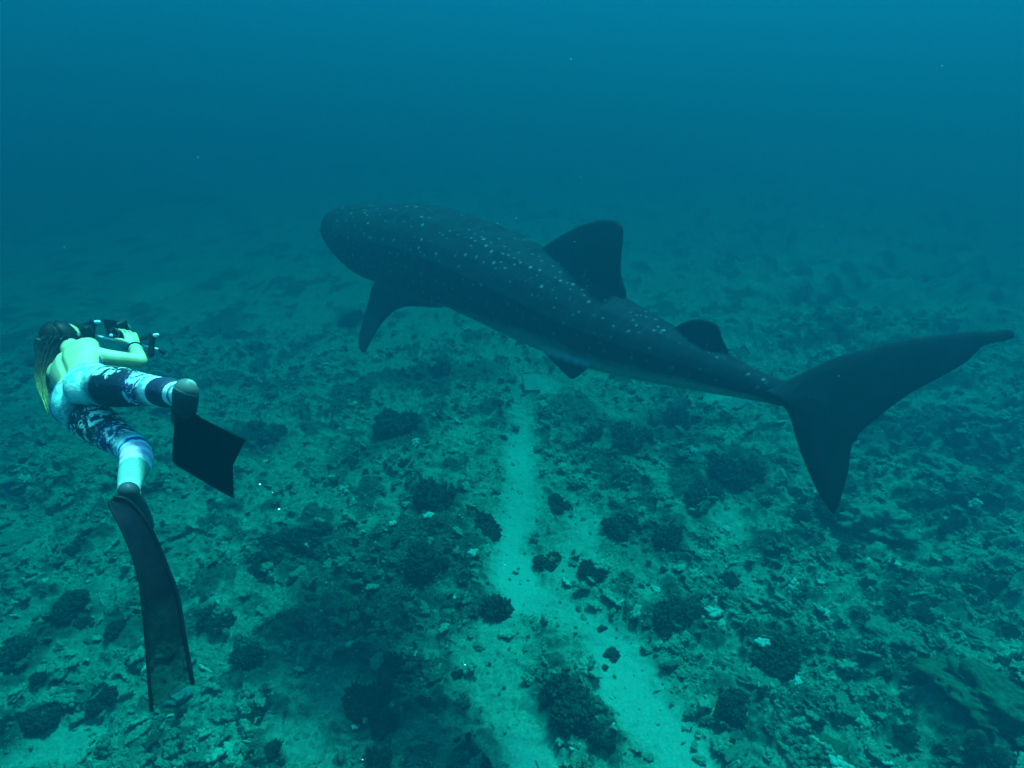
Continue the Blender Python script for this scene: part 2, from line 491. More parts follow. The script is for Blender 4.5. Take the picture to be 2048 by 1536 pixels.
# ------------------------------------------------------------------ coral clumps and rocks, each a thing
def rock_mat(name, lo, mid, hi, scale=9):
    m, nt, b = mat_base(name)
    oc = objco(nt); n1 = noise(nt, scale, 8, .7, oc, .4); n2 = noise(nt, scale * 5, 5, .7, oc)
    v = mth(nt, 'ADD', mth(nt, 'MULTIPLY', n1, .7), mth(nt, 'MULTIPLY', n2, .3))
    nt.links.new(ramp(nt, v, [(.36, lo), (.5, mid), (.66, hi)]), b.inputs['Base Color'])
    b.inputs['Roughness'].default_value = .95; b.inputs['Specular IOR Level'].default_value = .1
    bump(nt, b, v, .8, .03); return m
m_dark = rock_mat('dark_algae', (.020, .027, .016), (.052, .062, .040), (.19, .195, .13), 14)
m_pale = rock_mat('encrusted_rock', (.11, .116, .078), (.25, .255, .18), (.42, .42, .31))
m_moss = rock_mat('green_algae_rock', (.05, .062, .034), (.115, .135, .075), (.235, .25, .165))
m_slab = rock_mat('pale_limestone', (.20, .20, .17), (.32, .31, .27), (.44, .42, .37))

from mathutils import noise as mn
def lumpy(seed, sub=3, flat=.6, amp=.35, fine=.12):
    Vv, Ff = ico(sub)
    out = []
    for p in Vv:
        q = Vector(p)
        r = 1 + amp * mn.noise(q * 1.6 + Vector((seed * 3.1, 0, 0))) + .5 * amp * mn.noise(q * 3.3 + Vector((0, seed * 2.3, 0))) + fine * mn.noise(q * 8 + Vector((0, 0, seed)))
        out.append((q.x * r, q.y * r, q.z * r * flat))
    return np.array(out), Ff
def bushy(seed):
    """A clump of short stubby coral branches over lumps of dead base."""
    rng = np.random.default_rng(seed); s = Soup()
    ns = int(rng.integers(4, 7))
    for k in range(ns):
        a = rng.random() * 6.28; rr_ = .62 * math.sqrt(rng.random()); R = rng.uniform(.28, .55); o_ = np.array((rr_ * math.cos(a), rr_ * math.sin(a), -.05 + .1 * rng.random()))
        Vv, Ff = lumpy(seed * 7 + k, 3, .6, .6, .35); s.add(Vv * R * .85 + o_, [tuple(f) for f in Ff])
        for i in range(58):
            a = rng.random() * 2 * math.pi; el = math.acos(1 - rng.random() * .95)
            n_ = np.array((math.sin(el) * math.cos(a), math.sin(el) * math.sin(a), .7 * math.cos(el)))
            base = o_ + n_ * R * .7; dv = nrm(n_ * .6 + np.array((0, 0, .35)) + rng.normal(0, .55, 3)); tip = base + dv * R * rng.uniform(.30, .62)
            u = nrm(np.cross(dv, rng.normal(size=3))); w_ = np.cross(dv, u); rr = .030 + .032 * rng.random()
            q = lambda c_, r_: [c_ + r_ * (math.cos(t_) * u + math.sin(t_) * w_) for t_ in (0, 1.57, 3.14, 4.71)]
            s.ring_loft([q(base, rr), q(base * .4 + tip * .6, rr * 1.25), q(tip, rr * .6)])
    return s
clump_me = []
for i in range(7):
    me = bushy(100 + i).mesh('coral_clump'); me.materials.append(m_dark); clump_me.append(me)
rock_me = []
for i in range(5):
    Vv, Ff = lumpy(30 + i, 5, .50, .5, .26); me = tri_mesh('rock', Vv, Ff); rock_me.append(me)
def gz(x, y):
    return float(height(np.array([x]), np.array([y]))[0])
def put(name, me, mat, px, py, rpx, label, catg, group=None, sink=.25, sq=1.0, hh=1.0, rot=None):
    g, t = ground_pt(px, py, .05)
    r = rpx * t / FPX
    o = bpy.data.objects.new(name, me if len(me.materials) and me.materials[0] == mat else mat_copy(me, mat))
    COL.objects.link(o)
    z = gz(g[0], g[1])
    o.location = (g[0], g[1], z - sink * r * .4)
    o.scale = (r, r * sq, r * hh)
    o.rotation_euler = (RNG.normal(0, .08), RNG.normal(0, .08), RNG.random() * 6.28 if rot is None else rot)
    tag(o, label, catg, group); return o
_mc = {}
def mat_copy(me, mat):
    k = (me.name, mat.name)
    if k not in _mc:
        m2 = me.copy(); m2.materials.clear(); m2.materials.append(mat); _mc[k] = m2
    return _mc[k]

CLUMPS = [  # px, py, radius px, label: the dark growths one can pick out
    (630, 1085, 42, 'ragged dark coral clump at the upper left edge of the wide dark patch'),
    (548, 1105, 46, 'broad dark coral clump nearest the long black fin blade on its right'),
    (856, 1140, 50, 'large dark coral clump in the middle of the wide dark patch'),
    (865, 1010, 44, 'dark coral clump above the wide dark patch, midway between raised fin and sand channel'),
    (800, 865, 48, 'dark coral clump on the rubble right of the raised fin'),
    (985, 1215, 46, 'dark coral clump overhanging the left bank of the sand channel at its bend'),
    (968, 1050, 34, 'dark coral clump left of the narrow upper sand channel'),
    (1095, 1120, 30, 'dark coral clump between the sand channel and the small side patch of sand'),
    (1118, 1010, 26, 'small dark coral clump at the top of the side patch of sand'),
    (1110, 990, 18, 'smallest dark tuft above the side patch of sand'),
    (1180, 1150, 28, 'dark coral tuft at the right lower end of the side patch of sand'),
    (1140, 1415, 60, 'big dark coral clump between the two arms of the forked sand channel'),
    (1328, 1090, 46, 'dark coral clump below the tail end, right of the side patch of sand'),
    (1480, 968, 52, 'tall very dark coral clump left of the lower tail lobe'),
    (1405, 1000, 40, 'dark coral clump just left of the tall very dark one by the tail'),
    (1270, 880, 46, 'dark coral clump below the pale belly of the shark'),
    (1350, 850, 40, 'low dark coral clump under the narrow rear of the shark'),
    (1240, 1060, 38, 'dark coral clump beside the right edge of the side patch of sand'),
    (1335, 1235, 48, 'dark coral clump right of the bend of the sand channel'),
    (1460, 1165, 34, 'round dark coral clump on pale rubble below the tall dark one'),
    (1560, 1315, 46, 'dark coral clump in the lower right, on bright broken rubble'),
    (1468, 1420, 40, 'dark coral clump right of the lower sand channel near the bottom edge'),
    (505, 885, 46, 'dark coral clump close behind the raised black fin'),
    (505, 1330, 36, 'small coral mound with a pale centre right of the long fin tip'),
    (425, 1250, 32, 'dark coral clump just right of the long fin blade'),
    (140, 1235, 40, 'dark coral clump on the far left between swimmer and bottom edge'),
    (238, 1270, 30, 'dark coral tuft immediately left of the long fin blade'),
    (40, 1320, 46, 'dark coral clump cut by the left edge of the picture'),
    (90, 1440, 44, 'dark coral clump in the bottom left corner on bright rubble'),
    (205, 1400, 34, 'dark coral tuft left of the long fin tip'),
    (800, 1340, 48, 'dark coral clump in the lower middle, left of the left sand arm'),
    (735, 1430, 50, 'dark coral clump near the bottom edge, left of the left sand arm'),
    (510, 1440, 38, 'greenish dark coral clump near the bottom edge, right of the long fin tip'),
    (880, 740, 38, 'dark coral clump in the haze below the shark belly'),
    (700, 645, 30, 'faint dark coral clump under the pectoral fin of the shark'),
    (1650, 1050, 40, 'dark coral clump just below the lower tail tip'),
]
for i, (px, py, r, lab) in enumerate(CLUMPS):
    put('coral_clump', clump_me[i % 7], m_dark, px, py, r * 1.22, lab, 'coral', sq=.75 + .4 * RNG.random(), hh=.95 + .35 * RNG.random(), sink=.0)
# the lesser tufts, nothing tells them apart
cnt = 0
while cnt < 230:
    px, py = RNG.uniform(-120, 2170), 620 + 1000 * RNG.random() ** .8
    g, t = ground_pt(px, py)
    s_, d_ = masks(np.array([g[0]]), np.array([g[1]]))
    if s_[0] > .15 or RNG.random() > .35 + .65 * d_[0]: continue
    rm = .055 + .16 * RNG.random() ** 2
    put('coral_tuft', clump_me[RNG.integers(7)], m_dark, px, py, rm * FPX / t, 'small dark coral tuft among the rubble of the sea floor', 'coral', 'small dark coral tufts scattered over the rubble', sq=.75 + .5 * RNG.random(), hh=.8 + .5 * RNG.random(), sink=.05)
    cnt += 1

ROCKS = [  # px, py, radius px, material, squash, height, label
    (1225, 1300, 17, m_dark, .8, 1.1, 'small dark stone lying alone on the sand of the lower channel'),
    (1203, 1252, 12, m_dark, .6, .6, 'tiny flat dark stone on the sand just above the lone stone'),
    (1210, 1328, 9, m_dark, .8, .7, 'tiniest dark pebble below the lone stone on the sand'),
    (1745, 1075, 66, m_pale, .9, 1.15, 'round domed coral boulder right of the lower tail tip'),
    (1765, 1310, 46, m_pale, .9, 1.2, 'pale rounded boulder standing in the lower right rubble'),
    (1835, 1330, 40, m_pale, .8, .8, 'low pale boulder leaning right of the rounded one'),
    (1925, 1300, 60, m_pale, .5, .6, 'long pale rock ridge running to the right edge'),
    (1955, 1450, 110, m_moss, .7, .8, 'big yellow green algae covered boulder in the bottom right corner'),
    (1960, 880, 80, m_pale, .5, .75, 'pale topped rock ledge right of the tail fin'),
    (1870, 860, 60, m_pale, .5, .6, 'low rock ledge between the tail fin and the pale topped ledge'),
    (1880, 1000, 50, m_pale, .7, .9, 'greenish rock outcrop right of the lower tail lobe'),
    (1990, 1080, 70, m_pale, .7, .7, 'hazy rock outcrop at the right edge below the ledges'),
    (1690, 1420, 40, m_pale, .8, .7, 'pale lumpy rock low in the right half near the bottom'),
    (1530, 1375, 48, m_pale, .6, .6, 'flat pale rock slab in the lower right rubble'),
    (1475, 1510, 40, m_pale, .5, .6, 'pale rock bar beside the sand channel at the bottom edge'),
    (1420, 905, 40, m_pale, .7, .7, 'rubble covered rock under the tail stalk'),
    (1650, 1520, 50, m_moss, .8, .6, 'greenish low rock at the bottom edge right of the sand channel'),
    (360, 1400, 20, m_slab, .8, .8, 'pale lump of coral resting by the tip of the long fin'),
    (600, 1150, 26, m_pale, .8, .8, 'rough pale coral lump on the edge of the wide dark patch'),
    (45, 1075, 50, m_pale, .6, .5, 'pale rock patch at the left edge beside the swimmer'),
    (355, 1065, 22, m_pale, .9, .9, 'small knobbly rock right of the swimmer foot pocket'),
    (1590, 940, 40, m_pale, .7, .7, 'rock behind the lower tail lobe'),
    (1460, 812, 44, m_slab, .6, .45, 'bright pale rock patch just under the tail stalk'),
    (1535, 818, 34, m_slab, .5, .4, 'smaller bright rock patch touching the tail base'),
]
for i, (px, py, r, mt, sq, hh, lab) in enumerate(ROCKS):
    put('boulder' if r > 36 else 'rock', rock_me[i % 5], mt, px, py, r, lab, 'boulder' if r > 36 else 'rock', sq=sq, hh=hh, sink=.3, rot=(.45 + .3 * RNG.random()) * (-1 if px > 1500 else 1))
# square pale slab on the far rubble
g, t = ground_pt(1062, 782)
s = Soup(); s.box((0, 0, 0), np.eye(3), (.17, .26, .05), .02)
sl = link('stone_slab', s.mesh('stone_slab', False), plain('bleached_limestone', (.34, .34, .27), .9)); sl.location = (g[0], g[1], gz(g[0], g[1]) + .10); sl.rotation_euler = (.22, .05, .12)
tag(sl, 'square pale stone slab lying on the rubble at the top of the sand channel', 'slab')

# ------------------------------------------------------------------ whale shark
ST = [  # centre px, py, depth, half width, half height (m)
    (688, 438, 7.20, .06, .06), (691, 439, 7.17, .24, .15), (700, 446, 7.10, .37, .23), (724, 461, 6.97, .46, .325), (770, 484, 6.78, .53, .41), (842, 499, 6.5, .56, .455), (930, 527, 6.2, .55, .44), (1020, 568, 5.9, .52, .425),
    (1110, 613, 5.6, .47, .40), (1200, 660, 5.3, .39, .335), (1290, 697, 5.05, .30, .265), (1380, 728, 4.82, .215, .20), (1460, 755, 4.62, .15, .145), (1530, 778, 4.44, .10, .10), (1585, 794, 4.31, .065, .085), (1615, 800, 4.25, .03, .06)]
SP = np.array([[*W(a, b_, c_), e, f] for a, b_, c_, e, f in ST])
SQ = cat(SP, 90)
T_ = np.gradient(SQ[:, :3], axis=0); T_ /= np.linalg.norm(T_, axis=1, keepdims=True)    # towards the tail
UPW = np.array((0, 0, 1.0))
SIDE = np.cross(UPW, T_); SIDE /= np.linalg.norm(SIDE, axis=1, keepdims=True)            # the flank turned from us or to us
if np.dot(SIDE[45], CPOS - SQ[45, :3]) < 0: SIDE = -SIDE
UPV = np.cross(T_, SIDE); UPV *= np.sign(UPV[:, 2:3])
sh = Soup()
rings = []
for i in range(len(SQ)):
    u = i / (len(SQ) - 1); ring = []
    for j in range(48):
        a = 2 * math.pi * j / 48
        ca, sa = math.cos(a), math.sin(a)
        ex = .88
        x = np.sign(ca) * abs(ca) ** ex * SQ[i, 3]; z = np.sign(sa) * abs(sa) ** (1.0 if sa > 0 else .85) * SQ[i, 4]
        if sa < 0: z *= .94
        g_ = 1.0
        for k in (rad(22), rad(48), rad(68)):                       # long ridges along the upper flank
            for kk in (k, math.pi - k):
                g_ += .022 * math.exp(-((a - kk) / .045) ** 2) * sstep(.18, .35, u) * (1 - sstep(.85, 1, u))
        if u > .72:                                                # keel on the tail stalk
            for kk in (0, math.pi, 2 * math.pi): g_ += .12 * math.exp(-((a - kk) / .2) ** 2) * sstep(.74, .86, u) * (1 - sstep(.9, .97, u))
        ring.append(SQ[i, :3] + SIDE[i] * x * g_ + UPV[i] * z * g_)
    rings.append(ring)
sh.ring_loft(rings)

def fin_mesh(s, lead, trail, p0, n, th0, th1, n_span=22, n_ch=12):
    """Fin from leading and trailing edges given in photo pixels on a plane in space; lens-shaped section."""
    n = nrm(n)
    L = cat(np.array([on_plane(a, b_, p0, n) for a, b_ in lead]), n_span); R = cat(np.array([on_plane(a, b_, p0, n) for a, b_ in trail]), n_span)
    return fin_pts(s, L, R, n, th0, th1, n_ch), (L, R, n)
def fin_pts(s, L, R, n, th0, th1, n_ch=12):
    rings = []
    for i in range(len(L)):
        f = i / (len(L) - 1); th = th0 * (1 - f) + th1 * f; top, bot = [], []
        for j in range(n_ch + 1):
            c_ = j / n_ch; p = L[i] * (1 - c_) + R[i] * c_
            h = th * (.28 + .72 * math.sqrt(max(0, 1 - ((c_ - .35) / .65) ** 2)) if c_ > .35 else .28 + .72 * math.sqrt(max(0, 1 - ((c_ - .35) / .35) ** 2)))
            top.append(p + n * h); bot.append(p - n * h)
        rings.append(top + bot[::-1])
    s.ring_loft(rings)
mid = int(90 * .55)
nd = SIDE[mid]
fin_mesh(sh, [(1058, 545), (1085, 498), (1112, 477), (1145, 458), (1178, 444), (1208, 438), (1230, 441), (1240, 449)], [(1240, 640), (1252, 590), (1249, 575), (1241, 548), (1242, 515), (1245, 485), (1246, 465), (1243, 452)], W(1160, 560, 5.45), nd, .075, .024)
nd2 = SIDE[int(90 * .74)]
fin_mesh(sh, [(1325, 690), (1340, 662), (1356, 650), (1372, 642), (1395, 637), (1415, 640), (1428, 645)], [(1445, 745), (1458, 708), (1452, 692), (1445, 675), (1441, 660), (1437, 652), (1431, 647)], W(1400, 700, 4.77), nd2, .035, .018)
# caudal: both lobes on one upright plane swung to the right
cp = W(1600, 795, 4.28); cn = nrm((.22, -.90, .38))
fin_mesh(sh, [(1530, 785), (1572, 762), (1640, 728), (1700, 705), (1770, 687), (1850, 672), (1920, 664), (1985, 660), (2018, 659), (2027, 663)], [(1640, 850), (1705, 884), (1716, 868), (1755, 835), (1815, 790), (1885, 752), (1935, 722), (1962, 694), (2000, 684), (2024, 678)], cp, cn, .06, .02, 40, 12)
fin_mesh(sh, [(1540, 792), (1562, 806), (1580, 832), (1590, 868), (1602, 905), (1620, 950), (1638, 988), (1655, 1014), (1663, 1026)], [(1700, 800), (1712, 862), (1705, 880), (1701, 898), (1698, 930), (1690, 965), (1681, 998), (1673, 1018), (1668, 1026)], cp, cn, .06, .02, 34, 12)
# near pectoral and pelvic, then their mirror twins on the far flank
def mirror_pts(P, i):
    q, sd = SQ[i, :3], SIDE[i]
    return P - 2 * ((P - q) @ sd)[:, None] * sd
ip = int(90 * .40)
tdir = T_[ip]; outd = nrm(SIDE[ip] * .80 - UPV[ip] * .62)
pn = nrm(np.cross(tdir, outd)); pp = SQ[ip, :3] + SIDE[ip] * .42 - UPV[ip] * .22
_, (L, R, n_) = fin_mesh(sh, [(800, 520), (750, 566), (738, 600), (727, 640), (718, 675), (718, 695), (724, 705)], [(935, 570), (893, 611), (858, 613), (808, 608), (768, 640), (745, 676), (731, 704)], pp, pn, .06, .022)
fin_pts(sh, mirror_pts(L, ip), mirror_pts(R, ip), nrm(n_ - 2 * np.dot(n_, SIDE[ip]) * SIDE[ip]), .06, .022)
iv = int(90 * .575)
tv = T_[iv]; ov = nrm(SIDE[iv] * .75 - UPV[iv] * .66); vn = nrm(np.cross(tv, ov)); vp = SQ[iv, :3] + SIDE[iv] * .42 - UPV[iv] * .20
_, (L, R, n_) = fin_mesh(sh, [(1040, 660), (1080, 698), (1105, 724), (1128, 747), (1139, 757)], [(1205, 700), (1190, 722), (1176, 737), (1160, 750), (1147, 758)], vp, vn, .03, .018, 14, 8)
fin_pts(sh, mirror_pts(L, iv), mirror_pts(R, iv), nrm(n_ - 2 * np.dot(n_, SIDE[iv]) * SIDE[iv]), .03, .018, 8)
shark_me = fuse(sh.mesh('body'), .013, 4, .5)
co = coords(shark_me)
# body coordinates for the skin pattern: s along the spine (m), angle around, fin-ness
arc = np.concatenate([[0], np.cumsum(np.linalg.norm(np.diff(SQ[:, :3], axis=0), axis=1))])
d2 = np.stack([((co - SQ[i, :3]) ** 2).sum(1) for i in range(0, 90)], 1)
# project along tangent rather than by distance alone
near = d2.argmin(1)
rel = co - SQ[near, :3]
sx = (rel * SIDE[near]).sum(1); sz = (rel * UPV[near]).sum(1)
ss = arc[near] + (rel * T_[near]).sum(1)
q = np.hypot(sx / SQ[near, 3], sz / SQ[near, 4])
finness = sstep(1.04, 1.22, q)
finness = np.maximum(finness, sstep(arc[-1] - .42, arc[-1] - .12, ss))
vattr(shark_me, 'along', ss); vattr(shark_me, 'lat', sx); vattr(shark_me, 'vert', sz / SQ[near, 4]); vattr(shark_me, 'around', np.arctan2(sz / SQ[near, 4], np.abs(sx) / SQ[near, 3]) * np.minimum(.45, SQ[near, 4])); vattr(shark_me, 'fin', finness)
m_shark, nt, b = mat_base('spotted_shark_skin')
cmb = nt.nodes.new('ShaderNodeCombineXYZ'); nt.links.new(attr(nt, 'along'), cmb.inputs[0]); nt.links.new(attr(nt, 'around'), cmb.inputs[1]); nt.links.new(mth(nt, 'SIGN', attr(nt, 'lat')), cmb.inputs[2])
fa = attr(nt, 'fin'); body_only = mth(nt, 'SUBTRACT', 1.0, fa)
def spots(scale, r0, r1, thin):
    vo = nt.nodes.new('ShaderNodeTexVoronoi'); vo.inputs['Scale'].default_value = scale; vo.inputs['Randomness'].default_value = .5
    nt.links.new(cmb.outputs[0], vo.inputs['Vector'])
    m_ = ramp(nt, vo.outputs['Distance'], [(r0, 1), (r1, 0)])
    sep = nt.nodes.new('ShaderNodeSeparateColor'); nt.links.new(vo.outputs['Color'], sep.inputs[0])
    return mth(nt, 'MULTIPLY', m_, ramp(nt, sep.outputs[0], [(thin, 0), (thin + .25, 1)]))
sp = mth(nt, 'MAXIMUM', spots(9.2, .07, .18, .12), mth(nt, 'MULTIPLY', spots(15, .12, .22, .35), .55))
bars = nt.nodes.new('ShaderNodeTexWave'); bars.inputs['Scale'].default_value = 1.55; bars.inputs['Distortion'].default_value = 1.6; bars.inputs['Detail'].default_value = 2; nt.links.new(cmb.outputs[0], bars.inputs['Vector'])
sp = mth(nt, 'MAXIMUM', sp, mth(nt, 'MULTIPLY', ramp(nt, bars.outputs[0], [(.93, 0), (1.0, .04)]), 1.0))
sp = mth(nt, 'MULTIPLY', sp, body_only)
n1 = noise(nt, 7, 5, .6, objco(nt))
base = ramp(nt, n1, [(.3, (.006, .008, .011)), (.7, (.014, .018, .024))])
c = mixc(nt, sp, base, (.125, .14, .145))
belly = mth(nt, 'ADD', attr(nt, 'vert'), mth(nt, 'ADD', mth(nt, 'MULTIPLY', mth(nt, 'SUBTRACT', n1, .5), .35), mth(nt, 'SUBTRACT', .2, mth(nt, 'MULTIPLY', .48, ramp(nt, mth(nt, 'DIVIDE', attr(nt, 'along'), 6.0), [(.32, 0), (.55, 1)])))))
bm_ = mth(nt, 'MULTIPLY', ramp(nt, mth(nt, 'ADD', belly, 1.0), [(.32, 1), (.66, 0)]), body_only)
c = mixc(nt, bm_, c, (.26, .28, .235))
nt.links.new(c, b.inputs['Base Color']); b.inputs['Roughness'].default_value = .8; b.inputs['Specular IOR Level'].default_value = .03
shark = empty('whale_shark', tuple(SQ[45, :3]))
tag(shark, 'huge dark whale shark with rows of pale spots swimming away over the reef', 'shark')
link('body', shark_me, m_shark, shark)
m_eye = plain('shark_eye', (.01, .01, .01), .2)
for sgn in (1, -1):
    i = 12; s = Soup(); c_ = SQ[i, :3] + SIDE[i] * SQ[i, 3] * .97 * sgn - UPV[i] * .02
    s.ell(c_, np.eye(3), (.03, .03, .03)); link('eye', s.mesh('eye'), m_eye, shark)
# gill slits: five narrow folds on each flank
m_gill = plain('gill_fold', (.006, .008, .01), .7)
for sgn in (1, -1):
    for k in range(5):
        i = 24 + int(k * 1.6); s = Soup(); pts = []
        for a in np.linspace(rad(-28), rad(22), 9):
            ca, sa = math.cos(a), math.sin(a)
            pts.append(SQ[i, :3] + SIDE[i] * sgn * ca ** .88 * SQ[i, 3] * 1.0 + UPV[i] * np.sign(sa) * abs(sa) * SQ[i, 4] * 1.0)
        s.tube(pts, .008, 6); link('gill_slit', s.mesh('gill_slit'), m_gill, shark)

# ------------------------------------------------------------------ swimmer
NB, HC, PC = W(150, 714, 3.32), W(132, 682, 3.45), W(166, 789, 2.93)
SHR, SHL = W(189, 713, 3.20), W(106, 750, 3.40)
HPR, HPL = W(198, 770, 2.84), W(159, 824, 2.94)
a_ = nrm(NB - PC); l_ = SHR - SHL; l_ = nrm(l_ - a_ * np.dot(l_, a_)); b_ax = np.cross(l_, a_)
if np.dot(b_ax, CPOS - PC) < 0: b_ax = -b_ax                      # out of the back, towards us
bd = Soup()
def torso_ring(c, lx, bx, n=28, dirs=None):
    return [c + l_ * lx * math.cos(2 * math.pi * j / n) + b_ax * bx * math.sin(2 * math.pi * j / n) for j in range(n)]
LT = np.linalg.norm(NB - PC)
prof = [(-.10, .10, .075), (-.05, .145, .10), (.0, .162, .108), (.07, .15, .098), (.14, .128, .084), (.20, .118, .080), (.28, .130, .088), (.36, .146, .094), (LT - .05, .148, .082), (LT - .02, .125, .070), (LT + .0, .09, .058), (LT + .03, .058, .052)]
PQ = cat(np.array(prof), 40)
bd.ring_loft([torso_ring(PC + a_ * h, x, y) for h, x, y in PQ])
for hp in (HPR, HPL):
    bd.ell(PC + (hp - PC) * .62 + b_ax * .035 - a_ * .03, (l_, a_, b_ax), (.088, .105, .085))
bd.tube([NB - a_ * .02, NB + (HC - NB) * .5, HC], [.056, .050, .05], 18, 10)
bd.tube([NB - a_ * .03 + (SHR - NB) * .35, SHR - (SHR - NB) * .12], [.055, .052], 16, 8)
bd.tube([NB - a_ * .03 + (SHL - NB) * .35, SHL - (SHL - NB) * .12], [.055, .052], 16, 8)
for s_ in (SHR, SHL):                                             # shoulder blades
    bd.ell(NB + (s_ - NB) * .58 - a_ * .11 + b_ax * .052, (l_, a_, b_ax), (.045, .07, .022))
# legs
KNR, ANR = W(322, 783, 2.50), W(370, 791, 2.20)
KNL, ANL = W(272, 902, 2.60), W(257, 984, 2.30)
def leg(h, k, an, bulge):
    m1 = h * .5 + k * .5
    bd.tube([h, h * .72 + k * .28, m1, h * .2 + k * .8, k], [.090, .090, .080, .064, .056], 20, 20)
    cm = k * .68 + an * .32
    bd.tube([k, cm + bulge, k * .35 + an * .65, an], [.056, .057, .044, .033], 20, 18)
leg(HPR, KNR, ANR, np.zeros(3)); leg(HPL, KNL, ANL, RIGHT * .01)
TOR = W(362, 842, 2.32); TOL = W(290, 1050, 2.52)
bd.tube([ANR + RIGHT * .010 + UP * .018, ANR * .55 + TOR * .45, TOR], [.035, .035, .026], 14, 10)
bd.tube([ANL, ANL * .55 + TOL * .45, TOL], [.033, .032, .024], 14, 10)
# right arm
ELR, WRR = W(279, 722, 3.28), W(269, 693, 3.52)
bd.tube([SHR, SHR * .6 + ELR * .4, ELR], [.054, .043, .037], 16, 14)
bd.tube([ELR, ELR * .6 + WRR * .4, WRR], [.039, .038, .027], 16, 12)
ELL, WRL = W(102, 722, 3.66), W(114, 700, 3.88)
bd.tube([SHL, SHL * .6 + ELL * .4, ELL], [.052, .042, .036], 16, 14)
bd.tube([ELL, ELL * .6 + WRL * .4, WRL], [.038, .036, .026], 16, 12)
def hand(wr, fdir, wide, palmn, curl, splay=.0):
    """Palm, four jointed fingers and a thumb. fdir along the fingers, wide towards the thumb side, palmn out of the palm."""
    fdir = nrm(fdir); wide = nrm(wide - fdir * np.dot(wide, fdir)); palmn_ = np.cross(fdir, wide)
    if np.dot(palmn_, palmn) < 0: palmn_ = -palmn_
    c = wr + fdir * .05
    bd.ell(c, (wide, palmn_, fdir), (.042, .016, .055), 12, 16)
    for k, (off, ln) in enumerate(((.036, .072), (.0125, .080), (-.0115, .075), (-.034, .058))):
        p = wr + fdir * .088 + wide * off; d_ = nrm(fdir + wide * off * 2.2); pts = [p - fdir * .03]; pts.append(p); cur = p
        for j, fr in enumerate((.45, .32, .23)):
            ang = curl * (.7, 1.0, .7)[j]
            n2 = nrm(np.cross(d_, palmn_)); d_ = nrm(d_ * math.cos(ang) + palmn_ * math.sin(ang) - fdir * 0)
            cur = cur + d_ * ln * fr; pts.append(cur)
            pr = palmn_
        bd.tube(pts, [.0085, .0085, .008, .0075, .0065], 10, 14)
    p0 = wr + fdir * .022 + wide * .028; p1 = p0 + nrm(wide * .8 + fdir * .6 + palmn_ * .3) * .038
    p2 = p1 + nrm(wide * .25 + fdir * .7 + palmn_ * .65) * .032; p3 = p2 + nrm(fdir * .6 + palmn_ * .8) * .024
    bd.tube([p0, p1, p2, p3], [.014, .0115, .0095, .0075], 10, 14)
hand(WRR, W(253, 644, 3.60) - WRR, -RIGHT * .38 - FWD * .85, -RIGHT * .8 + FWD * .4, .34)
hand(WRL, W(122, 684, 4.0) - WRL, RIGHT, FWD * .3 - UP, .35)
# head
fd = nrm(np.array((.50, .85, .02))); hv = np.array((-.12, .05, 1.0)); hv = nrm(hv - fd * np.dot(hv, fd)); hl = np.cross(fd, hv)
bd.ell(HC, (hl, fd, hv), (.074, .092, .104), 20, 24)
bd.ell(HC + fd * .035 - hv * .06, (hl, fd, hv), (.052, .055, .05))
bd.tube([HC + fd * .085 + hv * .02, HC + fd * .112 - hv * .018], [.010, .015], 10, 5)
bd.tube([HC + fd * .086 - hv * .048 - hl * .02, HC + fd * .093 - hv * .047, HC + fd * .086 - hv * .048 + hl * .02], [.006, .008, .006], 8, 7)
for sg in (1, -1):
    bd.ell(HC + hl * .075 * sg - hv * .005, (hl, fd, hv), (.010, .020, .032), 10, 12)
    bd.ell(HC + fd * .082 + hl * .032 * sg + hv * .012, (hl, fd, hv), (.014, .010, .010), 8, 10)
body_me = fuse(bd.mesh('body'), .0046, 5, .5)
bco = coords(body_me)
_l, _b, _h = (bco - PC) @ l_, (bco - PC) @ b_ax, (bco - PC) @ a_            # the furrow of the spine and between the buttocks
bco = bco - b_ax * (.011 * np.exp(-(_l / .016) ** 2) * sstep(.02, .05, _b) * sstep(-.12, -.02, _h) * (1 - sstep(LT - .06, LT, _h)))[:, None]
body_me.vertices.foreach_set('co', bco.astype(np.float32).ravel()); body_me.update()

def seg_param(P, pts):
    best = np.full(len(P), 9e9); par = np.zeros(len(P))
    for i, (p, q_) in enumerate(zip(pts[:-1], pts[1:])):
        d_ = q_ - p; t = np.clip(((P - p) @ d_) / (d_ @ d_), 0, 1)
        dist = np.linalg.norm(P - p - t[:, None] * d_, axis=1)
        m_ = dist < best; best[m_] = dist[m_]; par[m_] = i + t[m_]
    return best, par
dR, pR = seg_param(bco, [HPR, KNR, ANR]); dL, pL = seg_param(bco, [HPL, KNL, ANL])
isL = dL < dR; par = np.where(isL, pL, pR); dleg = np.minimum(dL, dR)
hgt = (bco - PC) @ a_; back = (bco - PC) @ b_ax; lat = (bco - PC) @ l_
dS, _ = seg_param(bco, [PC - a_ * .1, NB])
dAr, _ = seg_param(bco, [SHR, ELR, WRR]); dAl, _ = seg_param(bco, [SHL, ELL, WRL])
infoot = (np.linalg.norm(bco - ANR, axis=1) < .03) & False
mskin, nt, b = mat_base('wet_skin')
n1 = noise(nt, 11, 6, .62, objco(nt))
nt.links.new(ramp(nt, n1, [(.3, (.50, .39, .19)), (.7, (.66, .53, .27))]), b.inputs['Base Color']); b.inputs['Roughness'].default_value = .5; b.inputs['Subsurface Weight'].default_value = .12; b.inputs['Subsurface Scale'].default_value = .02; b.inputs['Subsurface Radius'].default_value = (.8, .4, .25)
person = empty('person', tuple(PC))
tag(person, 'swimmer in patterned leggings and long black fins, filming from the left', 'person')
link('body', body_me, mskin, person)

